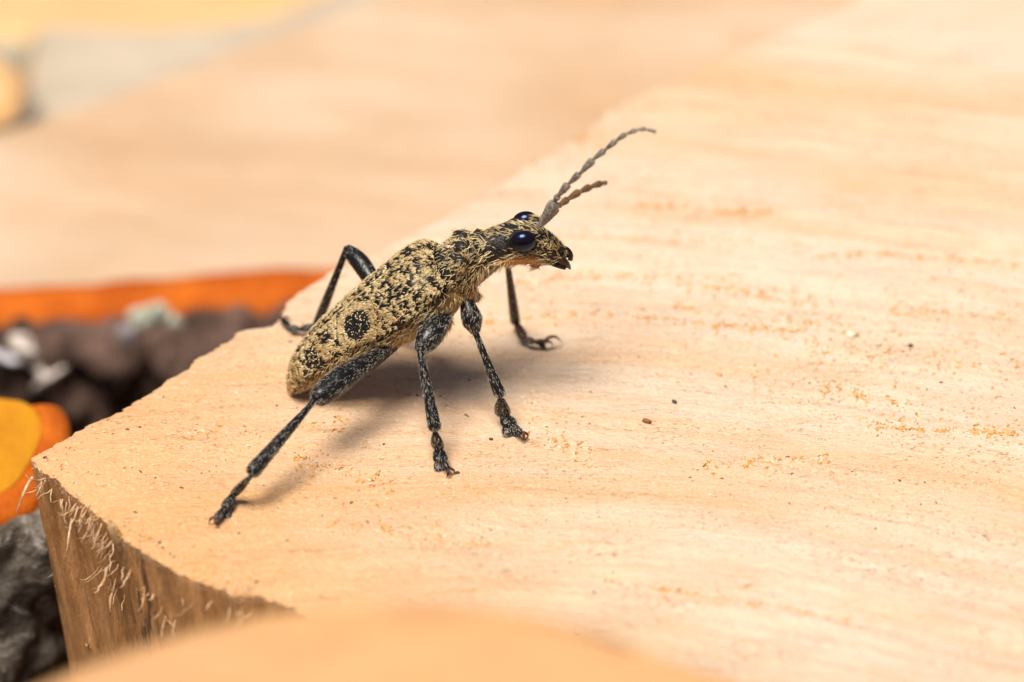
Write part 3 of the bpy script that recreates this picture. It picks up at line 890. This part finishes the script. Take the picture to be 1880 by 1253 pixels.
# ------------------------------------------------------------------ legs
def leg(fem, tib, tar, claws, mat, label, seed, lobes=True, hair=M_HAIR_G, hn=4200):
    """fem/tib/tar: lists of (point, radius); claws: lists of points."""
    m = Mb()
    m.tube([p for p, r in fem], [r for p, r in fem], 18, 5)
    m.tube([p for p, r in tib], [r for p, r in tib], 16, 5)
    for (a, b, r, fl) in tar:
        mid = a.lerp(b, .55)
        m.tube([a, a.lerp(b, .3), mid, a.lerp(b, .85), b], [r * .5, r * .8, r, r * 1.02, r * .7], 14, 3, flat=fl, side=Vector((0, 0, 1)))
    o = m.build('leg', mat, beetle); o['label'] = label
    for pts, r in claws:
        c = Mb(); c.tube(pts, [r, r * .9, r * .6, r * .15][:len(pts)], 7, 4); c.build('claw', M_CLAW, o)
    scatter(m.v, m.f, m.d, hn, lambda P, Nn: np.clip(.27 + nz(P, 40, seed) * .35, .06, .6), .026, .0023, .22, hair, 'pubescence', o, seed=seed, jit=.25)
    return o
R_ = lambda r: r / 330.0
Z_ = lambda p, z: Vector((p.x, p.y, z))

# near front leg
yk = -.20
f0, f1, f2, kn = U(856, 536, YB - .06), U(858, 556, YB - .10), U(864.5, 580, YB - .14), U(873, 611, YB - .19)
t1 = U(919, 727, YB - .36)
g0 = U(920, 734, YB - .365)
leg([(f0, R_(7)), (f1, R_(12.5)), (f2, R_(18)), (f2.lerp(kn, .5), R_(16.5)), (kn, R_(9))],
    [(kn, R_(5.5)), (kn.lerp(t1, .25), R_(6.2)), (kn.lerp(t1, .6), R_(8.2)), (kn.lerp(t1, .92), R_(11)), (t1, R_(9.5))],
    [(g0, G(923, 763, .06), R_(14), .55), (G(924, 762, .06), G(938, 782, .045), R_(14.5), .5), (G(933, 776, .045), G(929, 798, .015), R_(8.5), .4), (G(940, 778, .045), G(950, 797, .015), R_(8.5), .4), (G(938, 776, .07), G(958, 796, .055), R_(5.5), 1)],
    [([G(956, 794, .055), G(961, 798, .05), G(961, 806, .03), G(957, 812, .004)], R_(3)), ([G(956, 793, .055), G(964, 795, .055), G(969, 799, .035), G(968, 806, .004)], R_(3))],
    M_LEG, 'near front leg', 41)
# near middle leg
f0, f1, f2, kn = U(820, 566, YB - .12), U(812, 586, YB - .20), U(794, 610, YB - .29), U(771, 644, YB - .40)
t1 = U(799, 790, YB - .66); g0 = U(800, 796, YB - .665)
leg([(f0, R_(9)), (f1, R_(16)), (f2, R_(23)), (f2.lerp(kn, .55), R_(20)), (kn, R_(11))],
    [(kn, R_(6)), (kn.lerp(t1, .25), R_(7.5)), (kn.lerp(t1, .6), R_(9.5)), (kn.lerp(t1, .92), R_(12)), (t1, R_(10))],
    [(g0, G(804, 824, .07), R_(12.5), .6), (G(804, 822, .07), G(810, 848, .045), R_(13), .5), (G(806, 842, .045), G(804, 864, .012), R_(8), .4), (G(812, 842, .045), G(814, 862, .012), R_(7.5), .4), (G(810, 842, .07), G(823, 862, .05), R_(5.5), 1)],
    [([G(822, 860, .05), G(823, 866, .05), G(822, 873, .03), G(819, 878, .004)], R_(3)), ([G(822, 859, .05), G(829, 861, .05), G(834, 865, .03), G(833, 870, .004)], R_(3))],
    M_LEG, 'near middle leg', 42)
# near hind leg
f0, f1, f2, kn = U(722, 636, YB - .16), U(690, 657, YB - .28), U(636, 690, YB - .46), U(578, 735, YB - .66)
t1 = U(461, 869, YB - 1.12); g0 = U(459, 876, YB - 1.125)
leg([(f0, R_(10)), (f1, R_(14.5)), (f2, R_(22)), (f2.lerp(kn, .6), R_(21.5)), (f2.lerp(kn, .9), R_(17)), (kn, R_(9))],
    [(U(576, 735, YB - .665), R_(5)), (kn.lerp(t1, .1), R_(5.5)), (kn.lerp(t1, .4), R_(9)), (kn.lerp(t1, .75), R_(12)), (kn.lerp(t1, .95), R_(13.5)), (t1, R_(11))],
    [(g0, G(428, 909, .05), R_(10.5), .7), (G(429, 907, .05), G(414, 934, .04), R_(10.5), .6), (G(418, 926, .04), G(417, 950, .012), R_(7), .4), (G(413, 928, .04), G(407, 948, .012), R_(6.5), .4), (G(414, 930, .06), G(396, 953, .045), R_(6), 1)],
    [([G(397, 952, .045), G(390, 951, .045), G(385, 956, .03), G(384, 964, .004)], R_(3)), ([G(396, 953, .045), G(395, 958, .045), G(399, 964, .03), G(401, 969, .004)], R_(3))],
    M_LEG, 'near hind leg stretched far back', 43, hn=6000)
# far hind leg
f0, f1, f2, kn = U(715, 560, YB + .14), U(690, 525, YB + .24), U(664, 486, YB + .36), U(637, 456, YB + .46)
t1 = G(583, 594, .10); g0 = G(580, 597, .08)
leg([(f0, R_(10)), (f1, R_(15)), (f2, R_(17)), (f2.lerp(kn, .6), R_(14.5)), (kn, R_(8.5))],
    [(kn, R_(6)), (kn.lerp(t1, .3), R_(6.5)), (kn.lerp(t1, .7), R_(8.5)), (t1, R_(9))],
    [(g0, G(553, 606, .045), R_(8), .8), (G(554, 606, .045), G(533, 602, .045), R_(7.5), .7), (G(534, 602, .05), G(519, 588, .05), R_(5.5), 1)],
    [([G(520, 589, .05), G(515, 584, .05), G(514, 579, .03), G(517, 576, .01)], R_(3.5)), ([G(520, 589, .05), G(523, 584, .05), G(528, 582, .03), G(531, 585, .004)], R_(3.5))],
    M_LEG, 'far hind leg with raised knee', 44, hn=900)
# far front leg
f0, f1, f2, kn = U(862, 530, YB + .06), U(880, 505, YB + .16), U(905, 482, YB + .27), U(930, 470, YB + .36)
t1 = U(946, 590, YB + .60); g0 = U(947, 592, YB + .60)
leg([(f0, R_(9)), (f1, R_(14)), (f2, R_(16)), (f2.lerp(kn, .6), R_(13)), (kn, R_(9))],
    [(kn, R_(5)), (kn.lerp(t1, .3), R_(6)), (kn.lerp(t1, .7), R_(8.5)), (t1, R_(9.5))],
    [(g0, G(961, 620, .06), R_(9), .8), (G(960, 619, .06), G(981, 629, .045), R_(7), .7), (G(980, 628, .045), G(1001, 636, .012), R_(6), .5), (G(979, 627, .06), G(1000, 628, .055), R_(5), 1)],
    [([G(999, 628, .055), G(1008, 620, .075), G(1021, 619, .07), G(1033, 631, .004)], R_(3.6)), ([G(999, 629, .055), G(1005, 627, .06), G(1012, 629, .04), G(1015, 635, .004)], R_(3))],
    M_LEG_B, 'far front leg seen under the head', 45, hn=700)
# far middle leg, behind the abdomen
f0, f1, f2, kn = U(800, 566, YB + .12), U(790, 555, YB + .22), U(775, 545, YB + .30), U(758, 540, YB + .38)
t1 = G(722, 604, .08); g0 = G(720, 605, .07)
leg([(f0, R_(9)), (f1, R_(15)), (f2, R_(19)), (kn, R_(9))], [(kn, R_(6)), (kn.lerp(t1, .5), R_(8.5)), (t1, R_(10))],
    [(g0, G(706, 604, .05), R_(8), .6), (G(706, 604, .05), G(690, 600, .02), R_(7), .5)], [([G(690, 600, .03), G(686, 599, .03), G(684, 599, .02), G(683, 600, .004)], R_(3))],
    M_LEG, 'far middle leg behind the abdomen', 46, hn=500)

# ------------------------------------------------------------------ crumbs and dust on the sawn face
def crumb_shape(rng, size, el=1.0):
    v = []
    for i in range(5):
        for k in range(6):
            ph = math.pi * i / 4; an = 2 * math.pi * k / 6
            r = size * (1 + rng.uniform(-.3, .3))
            v.append(Vector((r * el * math.sin(ph) * math.cos(an), r * math.sin(ph) * math.sin(an), r * .6 * math.cos(ph))))
    return v, grid_faces(5, 6, True)
rc = random.Random(3)
M_CR = {'brown': plain('crumb_brown', (.20, .085, .035), (.34, .16, .07), 60), 'pale': plain('crumb_pale', (.78, .60, .42), (.84, .70, .54), 60),
        'dark': plain('crumb_dark', (.03, .02, .016), (.07, .04, .03), 60), 'rust': plain('crumb_rust', (.52, .25, .06), (.64, .36, .11), 60)}
for px, py, sz, el, rot, kind, label in [
        (1187, 778, .026, .6, 1.2, 'brown', 'brown seed-like crumb on the bare wood before the beetle'),
        (1238, 741, .013, 1.5, 2.2, 'dark', 'tiny dark crumb lying beyond the brown seed-like crumb'),
        (1563, 612, .034, 1.2, .2, 'pale', 'whitish wood crumb perched by a rust coloured growth line'),
        (1672, 633, .016, .9, .4, 'dark', 'small black crumb near the whitish wood crumb'),
        (559, 842, .013, 1.3, .8, 'rust', 'rust crumb beside the stretched hind leg'),
        (1320, 690, .013, 1.8, 2.6, 'rust', 'slim rust crumb on open wood far from the legs'),
        (902, 806, .010, 1.4, 2.4, 'dark', 'black speck of debris between the two near feet'),
        (839, 871, .010, 1.8, .3, 'dark', 'sliver of dark debris beside the middle foot')]:
    v, f = crumb_shape(rc, sz, el); R = Matrix.Rotation(rot, 3, 'Z'); c = G(px, py)
    c.z = face_z(c.x, c.y) + sz * .35
    tag(mesh_obj('wood_crumb', [R @ q + c for q in v], f, M_CR[kind]), label, 'crumb', 'crumbs on the sawn face')

def dust(count, smin, smax, mat, label, seed, dens, name='sawdust'):
    rng = random.Random(seed); V, F = [], []
    n_ = 0; guard = 0
    while n_ < count and guard < count * 20:
        guard += 1
        x, y = rng.uniform(-2.6, 3.4), rng.uniform(-3.2, 3.0)
        if x < left_x(y) + .05 or rng.random() > dens(x, y): continue
        n_ += 1
        s = smin + (smax - smin) * rng.random() ** 3; el = rng.uniform(.8, 2.6); a = rng.gauss(0, .8)
        R = Matrix.Rotation(a, 3, 'Z') @ Matrix.Rotation(rng.uniform(-.4, .4), 3, 'Y'); c = Vector((x, y, face_z(x, y) + s * .3)); off = len(V)
        for q in ((-el, -.5, -.4), (el, -.4, -.4), (el * .8, .5, -.4), (-el * .7, .6, -.4), (-el * .6, -.3, .5), (el * .7, 0, .45), (-el * .2, .4, .55)):
            V.append(R @ (Vector(q) * s * rng.uniform(.75, 1.2)) + c)
        for q in ((0, 3, 2, 1), (0, 1, 5, 4), (1, 2, 5), (2, 3, 6), (2, 6, 5), (3, 0, 4), (3, 4, 6), (4, 5, 6)): F.append(tuple(i + off for i in q))
    o = mesh_obj(name, V, F, mat, None, False)
    return tag(o, label, 'sawdust', kind='stuff')
clump = lambda x, y: min(1, max(.06, .35 + 1.5 * fbm(x * .8, y * 1.6, 4, 3)))
dust(5200, .0022, .0062, M_CR['pale'], 'pale sawdust grains strewn over the sawn face', 1, clump)
dust(3200, .0022, .0066, M_CR['rust'], 'rust coloured sawdust grains along the growth lines', 2, lambda x, y: min(1, max(.02, 2.2 * fbm(x * .7, y * 1.8, 9, 3))))
# crumbs packed along the torn growth lines
LINES = [(10, 6, [(940, 521), (1050, 512), (1150, 511), (1300, 525), (1400, 540), (1500, 560)]), (16, 6, [(890, 592), (1000, 583), (1060, 580), (1180, 586), (1300, 598), (1400, 603), (1480, 607)]),
         (9, 5, [(1160, 385), (1240, 380), (1330, 391), (1450, 389)]), (9, 5, [(1590, 779), (1700, 790), (1800, 795), (1890, 801)]), (6, 5, [(1490, 470), (1620, 465), (1720, 475), (1870, 489)]),
         (6, 9, [(1630, 571), (1720, 576), (1890, 581)]), (5, 20, [(950, 300), (1020, 262), (1110, 246)]), (5, 5, [(1100, 1060), (1250, 1086), (1400, 1110), (1560, 1138)]), (5, 20, [(960, 800), (1030, 815), (1090, 838)]),
         (7, 26, [(540, 845), (620, 860), (720, 905)]), (5, 12, [(1290, 862), (1400, 850), (1520, 842)]), (10, 34, [(1480, 640), (1650, 650), (1890, 690)]), (5, 12, [(1240, 560), (1420, 580), (1560, 600)]),
         (4, 10, [(330, 800), (520, 790), (640, 770)]), (4, 12, [(600, 960), (760, 985), (900, 1000)]), (5, 16, [(1380, 700), (1560, 720), (1700, 750)]), (4, 8, [(1010, 430), (1250, 440), (1500, 452)])]
def line_dust(count, smin, smax, mat, label, seed, pile=.5):
    rng = random.Random(seed); V, F = [], []
    wts = [l[0] for l in LINES]
    for _ in range(count):
        w, sp_, pts = rng.choices(LINES, wts)[0]
        t = rng.random() * (len(pts) - 1); i = int(t); k = t - i
        # clustered along the line
        if noise.noise((t * 5.1, w * 3.3, seed)) < rng.uniform(-.45, .35): continue
        px = pts[i][0] * (1 - k) + pts[i + 1][0] * k; py = pts[i][1] * (1 - k) + pts[i + 1][1] * k + rng.gauss(0, sp_ * (.45 if rng.random() < .6 else 2.2))
        c = G(px, py)
        if c.x < left_x(c.y) + .04: continue
        s_ = smin + (smax - smin) * rng.random() ** 4; el = rng.uniform(.8, 2.4)
        c.z = face_z(c.x, c.y) + s_ * .25 + rng.random() * s_ * pile
        R = Matrix.Rotation(rng.gauss(0, .9), 3, 'Z') @ Matrix.Rotation(rng.uniform(-.5, .5), 3, 'Y'); off = len(V)
        for q in ((-el, -.5, -.4), (el, -.4, -.4), (el * .8, .5, -.4), (-el * .7, .6, -.4), (-el * .6, -.3, .5), (el * .7, 0, .45), (-el * .2, .4, .55)):
            V.append(R @ (Vector(q) * s_ * rng.uniform(.75, 1.2)) + c)
        for q in ((0, 3, 2, 1), (0, 1, 5, 4), (1, 2, 5), (2, 3, 6), (2, 6, 5), (3, 0, 4), (3, 4, 6), (4, 5, 6)): F.append(tuple(i_ + off for i_ in q))
    return tag(mesh_obj('sawdust', V, F, mat, None, False), label, 'sawdust', kind='stuff')
line_dust(15000, .0016, .0100, plain('crumb_amber', (.54, .25, .055), (.76, .46, .17), 60), 'amber sawdust packed along the torn growth lines', 5)
line_dust(1500, .0016, .0070, plain('crumb_umber', (.20, .08, .02), (.36, .16, .04), 60), 'umber crumbs caught in the torn growth lines', 6)
line_dust(5000, .0020, .0100, M_CR['pale'], 'cream sawdust heaped beside the torn growth lines', 7)
LIP = [(10, 9, [(215, 985), (250, 1003), (300, 1034), (345, 1056)]), (5, 8, [(400, 1078), (470, 1084), (540, 1108)])]
LINES_ALL, LINES = LINES, LIP
line_dust(700, .0018, .0075, M_CR['dark'], 'black dirt caught along the frayed lip of the log', 8)
line_dust(900, .0020, .0090, M_CR['pale'], 'cream crumbs heaped on the frayed lip of the log', 9)
LINES = LINES_ALL
dust(420, .0028, .008, M_CR['dark'], 'dark specks of bark dust on the sawn face', 3, lambda x, y: min(1, max(.15, .4 + fbm(x, y, 2, 2))))

# ------------------------------------------------------------------ short torn fuzz on the riven side and its lip
nring = len(levels)
base0 = nr * nc                                   # first vertex of the wall's top ring
sel = [i for i in range(nr - 1) if -3.1 < rows[i] < -.9]
fz = []
for li in range(13):
    for i in sel:
        a0, b0 = base0 + li * nr, base0 + (li + 1) * nr
        fz.append((a0 + i + 1, a0 + i, b0 + i, b0 + i + 1))
wv = np.array(lv)
def fuzz_accept(P, Nn):
    d = np.clip(-P[:, 2] / 1.2, 0, 1)
    return np.clip((.25 + nz(P, 5.0, 2) * 1.3 + nz(P, 13, 6) * .6) * (1.1 - d), 0, 1)
wd_ = np.tile(np.array([-.25, -.2, -1.0]), (len(wv), 1))
M_FUZZ = hair_mat('torn_fibre', (.50, .27, .12), (.84, .63, .43))
scatter(wv, fz, wd_, 5200, fuzz_accept, .050, .0042, .55, M_FUZZ, 'wood_fuzz', log, jit=.55, seed=77)
lip = [f for f in fz if f[0] < base0 + nr * 2]
scatter(wv, lip, np.tile(np.array([-.3, -.3, .7]), (len(wv), 1)), 1800, lambda P, Nn: np.clip(.5 + nz(P, 8, 3), .1, 1), .040, .0046, .6, M_FUZZ, 'wood_fuzz', log, jit=.7, seed=78)
